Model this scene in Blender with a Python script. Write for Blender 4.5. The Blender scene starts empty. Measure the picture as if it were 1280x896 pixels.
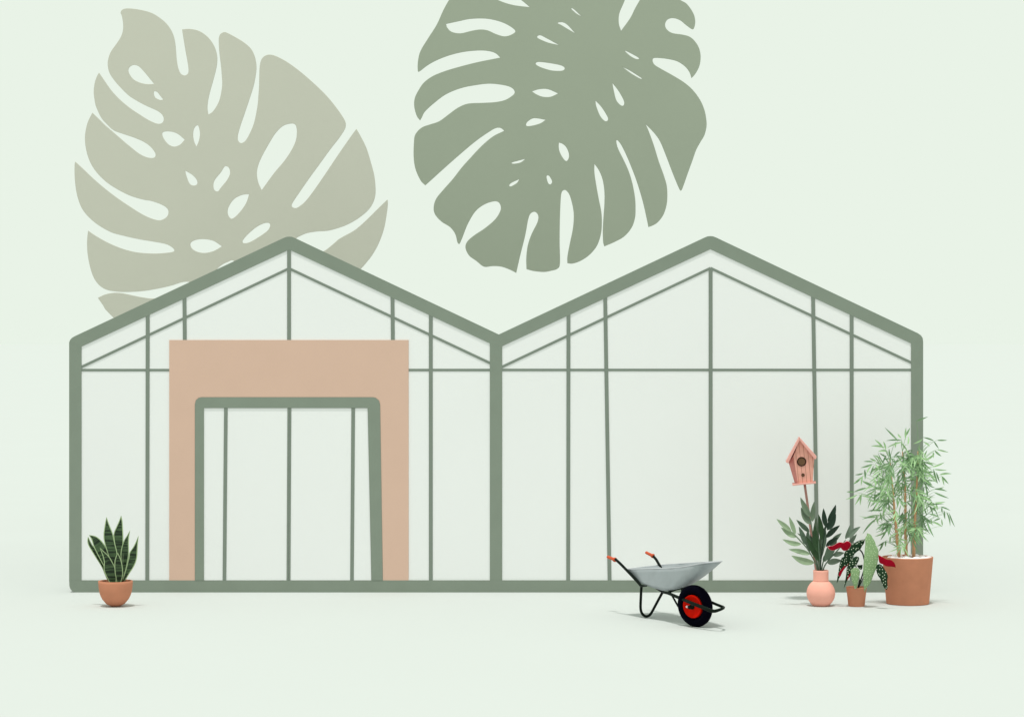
import bpy, bmesh, math, random
from mathutils import Vector, Matrix

random.seed(11)
R = math.radians
scene = bpy.context.scene
COL = scene.collection

# ------------------------------------------------------------------ camera frame
FPX, D0, VX, VY, CAM_H = 3000.0, 30.0, 640.0, 430.0, 3.1


def V(px, py, d=D0):
    """the point of the place seen at (px, py) of the 1280-wide picture, d metres in front of the camera"""
    return Vector(((px - VX) * d / FPX, d - D0, CAM_H - (py - VY) * d / FPX))


cam_data = bpy.data.cameras.new('camera')
cam = bpy.data.objects.new('camera', cam_data)
COL.objects.link(cam)
cam.location = (0, -D0, CAM_H)
cam.rotation_euler = (R(90), 0, 0)
cam_data.sensor_width = 36
cam_data.sensor_fit = 'HORIZONTAL'
cam_data.lens = FPX / 1280 * 36
cam_data.shift_y = -(448 - VY) / 1280
cam_data.clip_end = 20000
scene.camera = cam


# ------------------------------------------------------------------ materials
def lin(c):
    c /= 255.0
    return c / 12.92 if c <= 0.04045 else ((c + 0.055) / 1.055) ** 2.4


def L3(rgb, k=1.0, light=(1.02, 1.10, .99)):
    """base colour of a surface that shows as rgb under the soft greenish daylight of this place"""
    return tuple(min(0.93, max(0.0, lin(v) * k / e)) for v, e in zip(rgb, light)) + (1.0,)


def base_mat(name, rgb, rough=0.6, spec=0.25, k=1.0, vary=0.05, scale=6.0, metallic=0.0, bump=0.0, bscale=60.0):
    m = bpy.data.materials.new(name)
    m.use_nodes = True
    nt = m.node_tree
    b = nt.nodes['Principled BSDF']
    b.inputs['Roughness'].default_value = rough
    b.inputs['Specular IOR Level'].default_value = spec
    b.inputs['Metallic'].default_value = metallic
    tc = nt.nodes.new('ShaderNodeTexCoord')
    nz = nt.nodes.new('ShaderNodeTexNoise')
    nz.inputs['Scale'].default_value = scale
    nz.inputs['Detail'].default_value = 4
    nt.links.new(tc.outputs['Object'], nz.inputs['Vector'])
    cr = nt.nodes.new('ShaderNodeValToRGB')
    c = L3(rgb, k)
    cr.color_ramp.elements[0].position = 0.3
    cr.color_ramp.elements[1].position = 0.7
    cr.color_ramp.elements[0].color = tuple(v * (1 - vary) for v in c[:3]) + (1,)
    cr.color_ramp.elements[1].color = tuple(min(.93, v * (1 + vary)) for v in c[:3]) + (1,)
    nt.links.new(nz.outputs['Fac'], cr.inputs['Fac'])
    nt.links.new(cr.outputs['Color'], b.inputs['Base Color'])
    if bump:
        n2 = nt.nodes.new('ShaderNodeTexNoise')
        n2.inputs['Scale'].default_value = bscale
        nt.links.new(tc.outputs['Object'], n2.inputs['Vector'])
        bp = nt.nodes.new('ShaderNodeBump')
        bp.inputs['Strength'].default_value = bump
        bp.inputs['Distance'].default_value = 0.01
        nt.links.new(n2.outputs['Fac'], bp.inputs['Height'])
        nt.links.new(bp.outputs['Normal'], b.inputs['Normal'])
    m['col'] = cr.name
    return m


def mixin(m, fac_socket, rgb, k=1.0):
    """lay a second colour over the base colour where fac is 1 (a marking the surface really has)"""
    nt = m.node_tree
    b = nt.nodes['Principled BSDF']
    old = b.inputs['Base Color'].links[0].from_socket
    mx = nt.nodes.new('ShaderNodeMix')
    mx.data_type = 'RGBA'
    nt.links.new(fac_socket, mx.inputs[0])
    nt.links.new(old, mx.inputs[6])
    mx.inputs[7].default_value = L3(rgb, k)
    nt.links.new(mx.outputs[2], b.inputs['Base Color'])


def math_node(nt, op, a, b=None):
    n = nt.nodes.new('ShaderNodeMath')
    n.operation = op
    for i, v in enumerate((a, b)):
        if v is None:
            continue
        if hasattr(v, 'is_output'):
            nt.links.new(v, n.inputs[i])
        else:
            n.inputs[i].default_value = v
    return n.outputs[0]


def striped_leaf_mat(name):
    m = base_mat(name, (66, 92, 56), rough=.45, spec=.3, k=1.05, vary=.12, scale=14)
    nt = m.node_tree
    tc = nt.nodes.new('ShaderNodeTexCoord')
    sp = nt.nodes.new('ShaderNodeSeparateXYZ')
    nt.links.new(tc.outputs['UV'], sp.inputs[0])
    cb = nt.nodes.new('ShaderNodeCombineXYZ')
    nt.links.new(math_node(nt, 'MULTIPLY', sp.outputs[0], 1.1), cb.inputs[0])
    nt.links.new(math_node(nt, 'MULTIPLY', sp.outputs[1], 32.0), cb.inputs[1])
    nt.links.new(math_node(nt, 'MULTIPLY', sp.outputs[2], 1.0), cb.inputs[2])
    nz = nt.nodes.new('ShaderNodeTexNoise')
    nz.inputs['Scale'].default_value = 1.0
    nz.inputs['Detail'].default_value = 2.0
    nt.links.new(cb.outputs[0], nz.inputs['Vector'])
    cr = nt.nodes.new('ShaderNodeValToRGB')
    cr.color_ramp.elements[0].position = .47
    cr.color_ramp.elements[1].position = .53
    nt.links.new(nz.outputs['Fac'], cr.inputs['Fac'])
    mixin(m, cr.outputs['Color'], (24, 44, 22))
    return m


def dotted_leaf_mat(name, rgb, dot, scale=29.0, size=.17, k=1.0):
    m = base_mat(name, rgb, rough=.55, spec=.1, k=k, vary=.10, scale=10)
    nt = m.node_tree
    tc = nt.nodes.new('ShaderNodeTexCoord')
    vo = nt.nodes.new('ShaderNodeTexVoronoi')
    vo.voronoi_dimensions = '2D'
    vo.inputs['Scale'].default_value = scale
    vo.inputs['Randomness'].default_value = .75
    sp = nt.nodes.new('ShaderNodeSeparateXYZ')
    nt.links.new(tc.outputs['Object'], sp.inputs[0])
    cb = nt.nodes.new('ShaderNodeCombineXYZ')
    nt.links.new(sp.outputs[0], cb.inputs[0])
    nt.links.new(sp.outputs[2], cb.inputs[1])
    nt.links.new(cb.outputs[0], vo.inputs['Vector'])
    cr = nt.nodes.new('ShaderNodeValToRGB')
    cr.color_ramp.elements[0].position = size
    cr.color_ramp.elements[0].color = (1, 1, 1, 1)
    cr.color_ramp.elements[1].position = size + .10
    cr.color_ramp.elements[1].color = (0, 0, 0, 1)
    nt.links.new(vo.outputs['Distance'], cr.inputs['Fac'])
    mixin(m, cr.outputs['Color'], dot)
    return m


def planked_mat(name, rgb, line, k, pitch, tilt):
    m = base_mat(name, rgb, rough=.7, spec=.15, k=k, vary=.07, scale=18)
    nt = m.node_tree
    tc = nt.nodes.new('ShaderNodeTexCoord')
    sp = nt.nodes.new('ShaderNodeSeparateXYZ')
    nt.links.new(tc.outputs['Object'], sp.inputs[0])
    u = math_node(nt, 'ADD', sp.outputs[0], math_node(nt, 'MULTIPLY', sp.outputs[2], tilt))
    fr = math_node(nt, 'FRACT', math_node(nt, 'ADD', math_node(nt, 'DIVIDE', u, pitch), .35))
    mixin(m, math_node(nt, 'MULTIPLY', math_node(nt, 'LESS_THAN', fr, .13), .75), line)
    return m


M = {}
M['ground'] = base_mat('pale_ground', (233, 245.6, 232.2), rough=1, spec=0, k=.673, vary=.004, scale=.35)
M['frame'] = base_mat('sage_paint', (131, 146, 127), rough=.5, spec=.2, k=1.0, vary=.03, scale=3)
M['bar'] = base_mat('sage_bar_paint', (126, 140, 124), rough=.5, spec=.2, k=1.0, vary=.03, scale=3)
M['glass'] = base_mat('frosted_glass', (228, 236, 226), rough=.4, spec=.2, k=1.078, vary=.008, scale=.6)
M['roof_glass'] = base_mat('roof_glass', (206, 216, 208), rough=.45, spec=.15, k=.75, vary=.01, scale=.6)
M['peach'] = base_mat('peach_render', (209, 182, 157), rough=.85, spec=.1, k=1.05, vary=.012, scale=2.5, bump=.05, bscale=90)
M['leaf_pale'] = base_mat('pale_leaf', (191, 196.5, 176), rough=.75, spec=.08, k=1.075, vary=.012, scale=.8)
M['leaf_sage'] = base_mat('sage_leaf', (152, 165, 142), rough=.75, spec=.08, k=1.095, vary=.012, scale=.8)
M['terracotta'] = base_mat('terracotta', (180, 125, 94), rough=.8, spec=.08, k=1.25, vary=.05, scale=7, bump=.08)
M['soil'] = base_mat('dark_soil', (74, 52, 40), rough=1, spec=0, vary=.3, scale=40, bump=.5)
M['vase'] = base_mat('pink_clay', (236, 175, 151), rough=.6, spec=.12, k=1.08, vary=.03, scale=6)
M['tray'] = base_mat('galvanised_steel', (155, 167, 163), rough=.5, spec=.3, k=1.0, vary=.05, scale=9)
M['rim_lip'] = base_mat('steel_edge', (190, 198, 194), rough=.4, spec=.35, k=1.0, vary=.04, scale=9)
M['tube'] = base_mat('dark_green_tube', (12, 24, 16), rough=.5, spec=.07, vary=.15)
M['grip'] = base_mat('orange_rubber', (197, 88, 52), rough=.6, spec=.2, k=1.05, vary=.1, scale=30)
M['tyre'] = base_mat('black_rubber', (3, 3, 14), rough=.8, spec=.03, vary=.2, scale=30)
M['wheel_red'] = base_mat('red_rim_paint', (178, 16, 0), rough=.5, spec=.04, k=1.3, vary=.06)
M['hub_glint'] = base_mat('pale_hub_glint', (236, 232, 224), rough=.4, spec=.3, vary=.02)  # near-white for the glint painted on the hub
M['snake'] = striped_leaf_mat('striped_leaf')
M['snake_edge'] = base_mat('leaf_margin', (164, 190, 138), rough=.5, spec=.2, k=1.05, vary=.08)
M['bird_front'] = planked_mat('pink_planks', (226, 170, 147), (150, 98, 82), 1.0, .049, .10)
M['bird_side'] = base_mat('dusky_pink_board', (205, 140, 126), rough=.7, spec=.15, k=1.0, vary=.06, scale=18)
M['bird_roof'] = base_mat('pink_roof_board', (228, 172, 155), rough=.7, spec=.15, k=1.0, vary=.06, scale=18)
M['bird_pole'] = base_mat('dusky_pole', (176, 134, 120), rough=.7, spec=.15, k=1.0, vary=.06, scale=18)
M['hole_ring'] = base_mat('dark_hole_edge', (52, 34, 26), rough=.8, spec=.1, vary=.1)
M['hole'] = base_mat('brown_hole_shade', (110, 86, 62), rough=.9, spec=.05, vary=.1)  # shade inside the birdhouse holes, put in as a brown colour
M['cane'] = base_mat('bamboo_cane', (208, 164, 118), rough=.6, spec=.2, k=1.0, vary=.08, scale=25)
M['bamboo'] = base_mat('bamboo_leaf', (126, 158, 112), rough=.55, spec=.1, k=1.7, vary=.22, scale=9)
M['bamboo_dark'] = base_mat('bamboo_leaf_dark', (100, 132, 92), rough=.55, spec=.1, k=1.5, vary=.2, scale=9)
M['pebble'] = base_mat('white_pebble', (250, 234, 226), rough=.7, spec=.15, k=1.12, vary=.03, scale=20)
M['beg_dark'] = dotted_leaf_mat('dark_spotted_leaf', (26, 54, 30), (206, 222, 190), size=.10)
M['beg_light'] = dotted_leaf_mat('light_spotted_leaf', (134, 168, 116), (186, 212, 164), scale=33, size=.10)
M['beg_red'] = base_mat('crimson_leaf', (146, 4, 30), rough=.55, spec=.06, k=.95, vary=.15, scale=16)
M['beg_edge'] = base_mat('pink_leaf_edge', (226, 150, 150), rough=.5, spec=.2, vary=.05)
M['beg_stem'] = base_mat('dark_stem', (28, 44, 30), rough=.5, spec=.2, vary=.1)
GREENS = {'pale': (143, 168, 130), 'olive': (104, 124, 98), 'dark': (34, 56, 40), 'forest': (48, 76, 44), 'grey': (108, 128, 106),
          'mid': (94, 118, 94)}
for _k, _c in GREENS.items():
    M['g_' + _k] = base_mat(_k + '_branch_leaf', _c, rough=.5, spec=.2, k=1.0, vary=.12, scale=12)


# ------------------------------------------------------------------ object helpers
def tag(o, label, cat, group=None, kind=None):
    if label:
        o['label'] = label
    if cat:
        o['category'] = cat
    if group:
        o['group'] = group
    if kind:
        o['kind'] = kind
    return o


def thing(name, label, cat, loc, group=None):
    o = bpy.data.objects.new(name, None)
    o.empty_display_size = .2
    COL.objects.link(o)
    o.location = loc
    return tag(o, label, cat, group)


def origin_of(o):
    p = Vector((0, 0, 0))
    while o is not None:
        p += o.location
        o = o.parent
    return p


def obj(name, bm, mats, parent=None, loc=None, smooth=False, solid=0.0):
    """link a bmesh given in world coordinates as one mesh object"""
    if not isinstance(mats, (list, tuple)):
        mats = [mats]
    o0 = origin_of(parent) if parent is not None else Vector(loc or (0, 0, 0))
    for v in bm.verts:
        v.co -= o0
    me = bpy.data.meshes.new(name)
    bm.to_mesh(me)
    bm.free()
    for m in mats:
        me.materials.append(m)
    if smooth:
        for p in me.polygons:
            p.use_smooth = True
    o = bpy.data.objects.new(name, me)
    COL.objects.link(o)
    if parent is not None:
        o.parent = parent
    else:
        o.location = o0
    if solid:
        md = o.modifiers.new('thickness', 'SOLIDIFY')
        md.thickness = solid
        md.offset = 0
    return o


def prism(poly, y0, y1, bm=None, bevel=0.0015, back=None):
    """world polygon [(x, z)] from depth y0 (front) to y1; back = offset of the back face"""
    bm = bm or bmesh.new()
    back = back or (0, 0)
    f = [bm.verts.new((x, y0, z)) for x, z in poly]
    b = [bm.verts.new((x + back[0], y1, z + back[1])) for x, z in poly]
    n = len(poly)
    faces = [bm.faces.new(f), bm.faces.new(b[::-1])]
    for i in range(n):
        faces.append(bm.faces.new((f[i], b[i], b[(i + 1) % n], f[(i + 1) % n])))
    bmesh.ops.recalc_face_normals(bm, faces=faces)
    if bevel:
        es = [e for e in faces[0].edges]
        bmesh.ops.bevel(bm, geom=es, offset=bevel, segments=2, profile=.5, affect='EDGES', clamp_overlap=True)
    return bm


def px_poly(pts, d=D0):
    return [(v.x, v.z) for v in (V(p[0], p[1], d) for p in pts)]


def px_prism(pts, y0, y1, bm=None, bevel=0.0015):
    return prism(px_poly(pts, D0 + y0), y0, y1, bm, bevel)


def cr_point(p0, p1, p2, p3, t):
    t2, t3 = t * t, t * t * t
    return 0.5 * ((2 * p1) + (-p0 + p2) * t + (2 * p0 - 5 * p1 + 4 * p2 - p3) * t2 + (-p0 + 3 * p1 - 3 * p2 + p3) * t3)


def smooth_open(pts, n=4):
    P = [Vector(p) for p in pts]
    if len(P) < 3:
        return P
    P = [2 * P[0] - P[1]] + P + [2 * P[-1] - P[-2]]
    out = []
    for i in range(1, len(P) - 2):
        for k in range(n):
            out.append(cr_point(P[i - 1], P[i], P[i + 1], P[i + 2], k / n))
    out.append(P[-2])
    return out


def smooth_closed(pts, n=4):
    """closed outline of (x, y) or (x, y, 1); the 1 marks a sharp corner"""
    N = len(pts)
    corners = [i for i, p in enumerate(pts) if len(p) > 2]
    P = [Vector((p[0], p[1])) for p in pts]
    if not corners:
        out = []
        for i in range(N):
            for k in range(n):
                out.append(cr_point(P[i - 1], P[i], P[(i + 1) % N], P[(i + 2) % N], k / n))
        return out
    out = []
    for a, c in enumerate(corners):
        e = corners[(a + 1) % len(corners)]
        idx = [c]
        while True:
            nx = (idx[-1] + 1) % N
            idx.append(nx)
            if nx == e:
                break
        out += smooth_open([P[i] for i in idx], n)[:-1]
    return out


def tube(pts, r, bm=None, seg=10, smooth=4, caps=True):
    """a round bar along world points; r is one radius or one per point"""
    bm = bm or bmesh.new()
    if smooth and len(pts) > 2:
        if isinstance(r, (list, tuple)):
            q = smooth_open([Vector((p[0], p[1], p[2], rr)) for p, rr in zip(pts, r)], smooth)
            pts, r = [v.xyz for v in q], [v.w for v in q]
        else:
            pts = smooth_open(pts, smooth)
    pts = [Vector(p) for p in pts]
    rs = r if isinstance(r, (list, tuple)) else [r] * len(pts)
    rings = []
    up = None
    for i, p in enumerate(pts):
        t = (pts[min(i + 1, len(pts) - 1)] - pts[max(i - 1, 0)]).normalized()
        if up is None:
            up = t.orthogonal().normalized()
        up = (up - t * up.dot(t)).normalized()
        s = t.cross(up)
        rings.append([bm.verts.new(p + (up * math.cos(2 * math.pi * k / seg) + s * math.sin(2 * math.pi * k / seg)) * rs[i]) for k in range(seg)])
    for a, b in zip(rings, rings[1:]):
        for k in range(seg):
            bm.faces.new((a[k], a[(k + 1) % seg], b[(k + 1) % seg], b[k]))
    if caps:
        bm.faces.new(rings[0][::-1])
        bm.faces.new(rings[-1])
    return bm


def lathe(profile, centre, axis=Vector((0, 0, 1)), seg=48, bm=None):
    """profile [(radius, height along axis)]"""
    bm = bm or bmesh.new()
    axis = axis.normalized()
    u = axis.orthogonal().normalized()
    w = axis.cross(u)
    prev = None
    for r, h in profile:
        c = Vector(centre) + axis * h
        if r < 1e-6:
            ring = [bm.verts.new(c)]
        else:
            ring = [bm.verts.new(c + (u * math.cos(2 * math.pi * k / seg) + w * math.sin(2 * math.pi * k / seg)) * r) for k in range(seg)]
        if prev is not None:
            for k in range(seg):
                a, b = prev[k % len(prev)], prev[(k + 1) % len(prev)]
                c2, d2 = ring[(k + 1) % len(ring)], ring[k % len(ring)]
                vs = []
                for v in (a, b, c2, d2):
                    if v not in vs:
                        vs.append(v)
                if len(vs) > 2:
                    bm.faces.new(vs)
        prev = ring
    return bm


def blade(bm, base, tip, width, face=Vector((0, -1, 0)), bend=0.0, fold=.18, n=7, peak=.42, mi=0):
    """a pointed leaf: two half-blades meeting in a sunken midrib"""
    base, tip = Vector(base), Vector(tip)
    t = tip - base
    ln = t.length
    t.normalize()
    s = t.cross(face).normalized()
    nrm = s.cross(t).normalized()
    rows = []
    for i in range(n + 1):
        u = i / n
        w = width * .5 * (math.sin(math.pi * (u ** (math.log(.5) / math.log(peak)))) ** .85 if 0 < u < 1 else 0)
        c = base + t * (ln * u) + s * (bend * ln * math.sin(math.pi * u))
        if w < 1e-6:
            rows.append([bm.verts.new(c)])
        else:
            rows.append([bm.verts.new(c - s * w), bm.verts.new(c - nrm * w * fold * 2), bm.verts.new(c + s * w)])
    for a, b in zip(rows, rows[1:]):
        if len(a) == 1 and len(b) == 1:
            continue
        if len(a) == 1:
            fs = [(a[0], b[1], b[0]), (a[0], b[2], b[1])]
        elif len(b) == 1:
            fs = [(a[0], a[1], b[0]), (a[1], a[2], b[0])]
        else:
            fs = [(a[0], a[1], b[1], b[0]), (a[1], a[2], b[2], b[1])]
        for f in fs:
            bm.faces.new(f).material_index = mi
    return bm


def zoomed(ox, oy, s, pts):
    return [((ox + p[0] / s), (oy + p[1] / s)) + tuple(p[2:]) for p in pts]


# ------------------------------------------------------------------ sky and light
BG = (233, 243, 231)
world = bpy.data.worlds.new('World')
scene.world = world
world.use_nodes = True
wb = world.node_tree.nodes['Background']
wb.inputs['Color'].default_value = tuple(lin(v) for v in BG) + (1,)
wb.inputs['Strength'].default_value = 1.0

sun_d = bpy.data.lights.new('sun', 'SUN')
sun_d.energy = 2.3
sun_d.angle = R(5)
sun_d.color = (1.0, .985, .95)
sun = bpy.data.objects.new('sun', sun_d)
COL.objects.link(sun)
sun_dir = Vector((-.04, -.235, 1)).normalized()
sun.rotation_euler = sun_dir.to_track_quat('Z', 'Y').to_euler()
sun.location = (-3, -6, 12)

scene.view_settings.view_transform = 'Standard'
scene.view_settings.look = 'None'
scene.view_settings.exposure = 0
scene.view_settings.gamma = 1
scene.cycles.use_denoising = True
scene.cycles.max_bounces = 10
scene.cycles.diffuse_bounces = 6

# ------------------------------------------------------------------ ground
bm = bmesh.new()
g = 9000
bm.faces.new([bm.verts.new(p) for p in ((-g, -200, 0), (g, -200, 0), (g, 2 * g, 0), (-g, 2 * g, 0))])
tag(obj('ground', bm, M['ground']), None, None, kind='structure')

# ------------------------------------------------------------------ greenhouse
gh = thing('greenhouse', 'sage green greenhouse with two gables, frosted glass and a peach door surround', 'greenhouse', (0, 0, 0))
FB = .11   # back of the front frame


def arc(cx, cy, r, a0, a1, n=6):
    return [(cx + r * math.cos(R(a0 + (a1 - a0) * i / n)), cy + r * math.sin(R(a0 + (a1 - a0) * i / n))) for i in range(n + 1)]


# corner joints are mitred so that no two front faces overlap
post_l = [(86.4, 428.03), (101.8, 433.23), (101.8, 725), (86.4, 725)]
obj('post', px_prism(post_l, 0, FB, bevel=0), M['frame'], gh)
obj('post', px_prism([(612.3, 429.22), (620.0, 433.12), (620.3, 433.12), (627.7, 432.8), (627.7, 725), (612.3, 725)], 0, FB, bevel=0), M['frame'], gh)
obj('post', px_prism([(1138.9, 429.23), (1154.0, 427.03), (1154.0, 725), (1138.9, 725)], 0, FB, bevel=0), M['frame'], gh)
# rafters
obj('rafter', px_prism([(86.4, 428.0), (87.6, 424.8), (90.2, 422.0), (94, 419.9), (354.5, 297.5), (358.4, 296.1), (361.49, 295.8),
                        (361.49, 312.1), (101.8, 433.2)], 0, FB, bevel=0), M['frame'], gh)
obj('rafter', px_prism([(361.51, 295.8), (364.6, 296.1), (368.5, 297.5), (623.5, 418.0), (620.1, 433.1), (612.3, 429.2), (361.51, 312.1)],
                       0, FB, bevel=0), M['frame'], gh)
obj('rafter', px_prism([(623.52, 418.0), (880.5, 297.1), (884.5, 295.5), (887.99, 295.2), (887.99, 311.6), (627.7, 432.77), (620.12, 433.1)],
                       0, FB, bevel=0), M['frame'], gh)
obj('rafter', px_prism([(888.01, 295.2), (891.5, 295.5), (895.5, 297.1), (1147.5, 416.5), (1151.3, 419.2), (1153.4, 422.6), (1154.0, 427.0),
                        (1138.9, 429.2), (888.01, 311.6)], 0, FB, bevel=0), M['frame'], gh)
# base rail, a sill a little deeper than the posts
obj('base_rail', px_prism([(86.4, 725.02), (1154.0, 725.02), (1154.0, 739.9)] + arc(95.5, 731.2, 8.8, 90, 180), -.004, FB, bevel=0), M['frame'], gh)


def bar(p, q, w, y0, y1, parent=gh, name='glazing_bar'):
    """a bar between two picture points of the facade, w wide"""
    a, b = Vector(p), Vector(q)
    s = (b - a).normalized()
    s = Vector((-s.y, s.x)) * (w / 2)
    return obj(name, px_prism([tuple(a + s), tuple(b + s), tuple(b - s), tuple(a - s)], y0, y1, bevel=.0008), M['bar'], parent)


def rafter_y(x, inner=True):
    o = 16.6 if inner else 0
    for ax in (361.5, 888.0):
        if abs(x - ax) < 270:
            return 295.4 + o + abs(x - ax) * .4685
    return 434


for (x0, x1, ytop, ybot) in ((184.6, 184.0, None, 724.9), (230.5, 231.0, None, 430), (361.3, 361.3, None, 430), (490.6, 491.1, None, 430),
                             (538.5, 538.5, None, 724.9), (710.6, 710.2, None, 724.9), (756.5, 762.0, None, 724.9),
                             (888.3, 888.3, 335.5, 724.9), (1016.4, 1022.0, None, 724.9), (1064.6, 1064.8, None, 724.9)):
    yt = ytop if ytop else rafter_y(x0) - 2
    bar((x0, yt), (x1, ybot + (1 if ybot > 700 else 0)), 4.8, .0015, .06)
for p, q in (((99.9, 459.55), (361.3, 335.6)), ((361.3, 335.6), (614.3, 454.55)), ((625.8, 459.35), (888.2, 335.2)), ((888.2, 335.2), (1140.9, 453.95))):
    bar(p, q, 3.2, .0035, .065, name='sloping_bar')
for p, q in (((100, 462.5), (212.5, 462.5)), ((510, 462.4), (614, 462.4)), ((626, 462.3), (1141, 462.3))):
    bar(p, q, 3.2, .0055, .07, name='transom')


def clip(poly, a, b):
    """the part of the polygon on the left of a -> b (picture axes, y down)"""
    out = []

    def side(p):
        return (b[0] - a[0]) * (p[1] - a[1]) - (b[1] - a[1]) * (p[0] - a[0])
    for i in range(len(poly)):
        p, q = poly[i - 1], poly[i]
        sp, sq = side(p), side(q)
        if (sp < 0) != (sq < 0):
            t = sp / (sp - sq)
            out.append((p[0] + (q[0] - p[0]) * t, p[1] + (q[1] - p[1]) * t))
        if sq >= 0:
            out.append(q)
    return out


def pane(cols, band):
    """cols = two near-vertical lines ((x at 330, x at 725)), band = lower and upper line as ((x, y), (x, y))"""
    (l0, l1), (r0, r1) = cols
    poly = [(60, 250), (1200, 250), (1200, 760), (60, 760)]
    poly = clip(poly, (l1, 725), (l0, 330))
    poly = clip(poly, (r0, 330), (r1, 725))
    lo, hi = band
    for a, b in hi:
        poly = clip(poly, a, b)
    for a, b in lo:
        poly = clip(poly, b, a)
    if len(poly) > 2:
        obj('glass_pane', px_prism(poly, .010, .024, bevel=0), M['glass'], gh)


for ap, xl, xr, cols_low, cols_mid, cols_top in (
        (361.4, 95, 620, [(95, 184.3), (184.3, 213.5), (509.5, 538.5), (538.5, 620)],
         [(95, 184.3), (184.3, 230.7), (230.7, 361.3), (361.3, 490.9), (490.9, 538.5), (538.5, 620)],
         [(95, 184.3), (184.3, 230.7), (230.7, 361.3), (361.3, 490.9), (490.9, 538.5), (538.5, 620)]),
        (888.2, 620, 1146, [(620, 710.4), (710.4, 'a'), ('a', 888.3), (888.3, 'b'), ('b', 1064.7), (1064.7, 1146)],
         [(620, 710.4), (710.4, 'a'), ('a', 888.3), (888.3, 'b'), ('b', 1064.7), (1064.7, 1146)],
         [(620, 710.4), (710.4, 'a'), ('a', 'b'), ('b', 1064.7), (1064.7, 1146)])):
    def cx(c):
        return {'a': (755.8, 762.0), 'b': (1015.8, 1022.0)}.get(c, (c, c))
    trans = ((0, 462.4), (1280, 462.4))
    base = ((0, 727), (1280, 727))
    s1, s2 = ((ap, 335.4), (ap + 300, 335.4 + 300 * .4695)), ((ap - 300, 335.4 + 300 * .4695), (ap, 335.4))
    o1, o2 = ((ap, 303), (ap + 300, 303 + 300 * .4685)), ((ap - 300, 303 + 300 * .4685), (ap, 303))
    for a, b in cols_low:
        pane((cx(a), cx(b)), ([base], [trans]))
    for a, b in cols_mid:
        pane((cx(a), cx(b)), ([trans], [s1, s2]))
    for a, b in cols_top:
        # lower limit is the sloping bar: a concave chevron, so the pane over the apex is made of its two slopes
        halves = [(a, b)]
        if a == 'a' and b == 'b':
            halves = [('a', ap), (ap, 'b')]
        for h0, h1 in halves:
            c0, c1 = cx(h0), cx(h1)
            left = (c0[0] + c1[0]) / 2 < ap
            pane((c0, c1), ([s2 if left else s1], [o2 if left else o1]))

# peach entrance surround, door frame, two door leaves
PY0, PY1 = -.003, .0085
surround = [(211.6, 425), (510.7, 425), (510.7, 725.0), (478.6, 725.0), (475.2, 505.5), (473.8, 500.5), (469.5, 497.0), (466, 496.3),
            (252, 496.3), (248.5, 497.0), (244.8, 500.0), (243.6, 505.0), (243.6, 725.0), (211.6, 725.0)]
obj('entrance_surround', px_prism(surround, PY0, PY1, bevel=.001), M['peach'], gh)
DY0 = -.008
dframe = [(243.7, 725.0), (243.7, 505.0), (244.9, 500.1), (248.6, 497.1), (252, 496.4), (466, 496.4), (469.4, 497.1), (473.7, 500.6),
          (475.1, 505.5), (478.5, 725.0), (464.2, 725.0), (459.6, 509.8), (254.9, 509.8), (254.9, 725.0)]
obj('door_frame', px_prism(dframe, DY0, .03, bevel=.001), M['frame'], gh)
for (a0, a1, b0, b1, m0, m1) in ((255.0, 255.0, 361.6, 360.5, 282.3, 280.5), (361.8, 360.7, 459.5, 464.1, 441.5, 439.9)):
    leaf_door = obj('door', px_prism([(a0, 509.9), (b0, 509.9), (b1, 724.9), (a1, 724.9)], .002, .011, bevel=0), M['glass'], gh)
    bar((m0, 509.9), (m1, 724.9), 4.6, -.0045, .0015, leaf_door)
    e0, e1 = (b0 - 1.2, b1 - 1.2) if a0 < 300 else (a0 + 1.2, a1 + 1.2)
    bar((e0, 509.9), (e1, 724.9), 2.3, -.0045, .0015, leaf_door, name='meeting_stile')

# the rest of the house behind the front: side walls, rear wall, roof slopes, with their own bars
DEPTH = 7.0


def wx(px):
    return (px - 640) / 100


def wz(py):
    return (740 - py) / 100


for xa, xb in ((96.5, 99.0), (1141.0, 1143.5)):
    obj('side_wall', prism([(wx(xa), wz(432)), (wx(xb), wz(432)), (wx(xb), wz(738)), (wx(xa), wz(738))], FB + .003, DEPTH, bevel=0), M['glass'], gh)
    for yy in (1.4, 2.8, 4.2, 5.6, 6.95):
        bmb = prism([(wx(xa) - .02, wz(428)), (wx(xb) + .02, wz(428)), (wx(xb) + .02, wz(739)), (wx(xa) - .02, wz(739))], yy, yy + .06, bevel=0)
        obj('side_bar', bmb, M['bar'], gh)
    obj('side_rail', prism([(wx(xa) - .024, wz(724)), (wx(xb) + .024, wz(724)), (wx(xb) + .024, wz(740)), (wx(xa) - .024, wz(740))], FB + .002, DEPTH + .07, bevel=0), M['frame'], gh)
for ap, xe in ((361.4, 88), (361.4, 619), (888, 624), (888, 1152)):
    ye = 296.5 + abs(xe - ap) * .4695
    obj('roof_panel', prism([(wx(ap), wz(298.5)), (wx(xe), wz(ye + 3)), (wx(xe), wz(ye + 6)), (wx(ap), wz(301.5))], FB + .003, DEPTH, bevel=0), M['roof_glass'], gh)
    for yy in (1.4, 2.8, 4.2, 5.6, 6.95):
        bmb = prism([(wx(ap), wz(297.5)), (wx(xe), wz(ye + 2)), (wx(xe), wz(ye + 7)), (wx(ap), wz(302.5))], yy, yy + .06, bevel=0)
        obj('roof_bar', bmb, M['bar'], gh)
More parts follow.
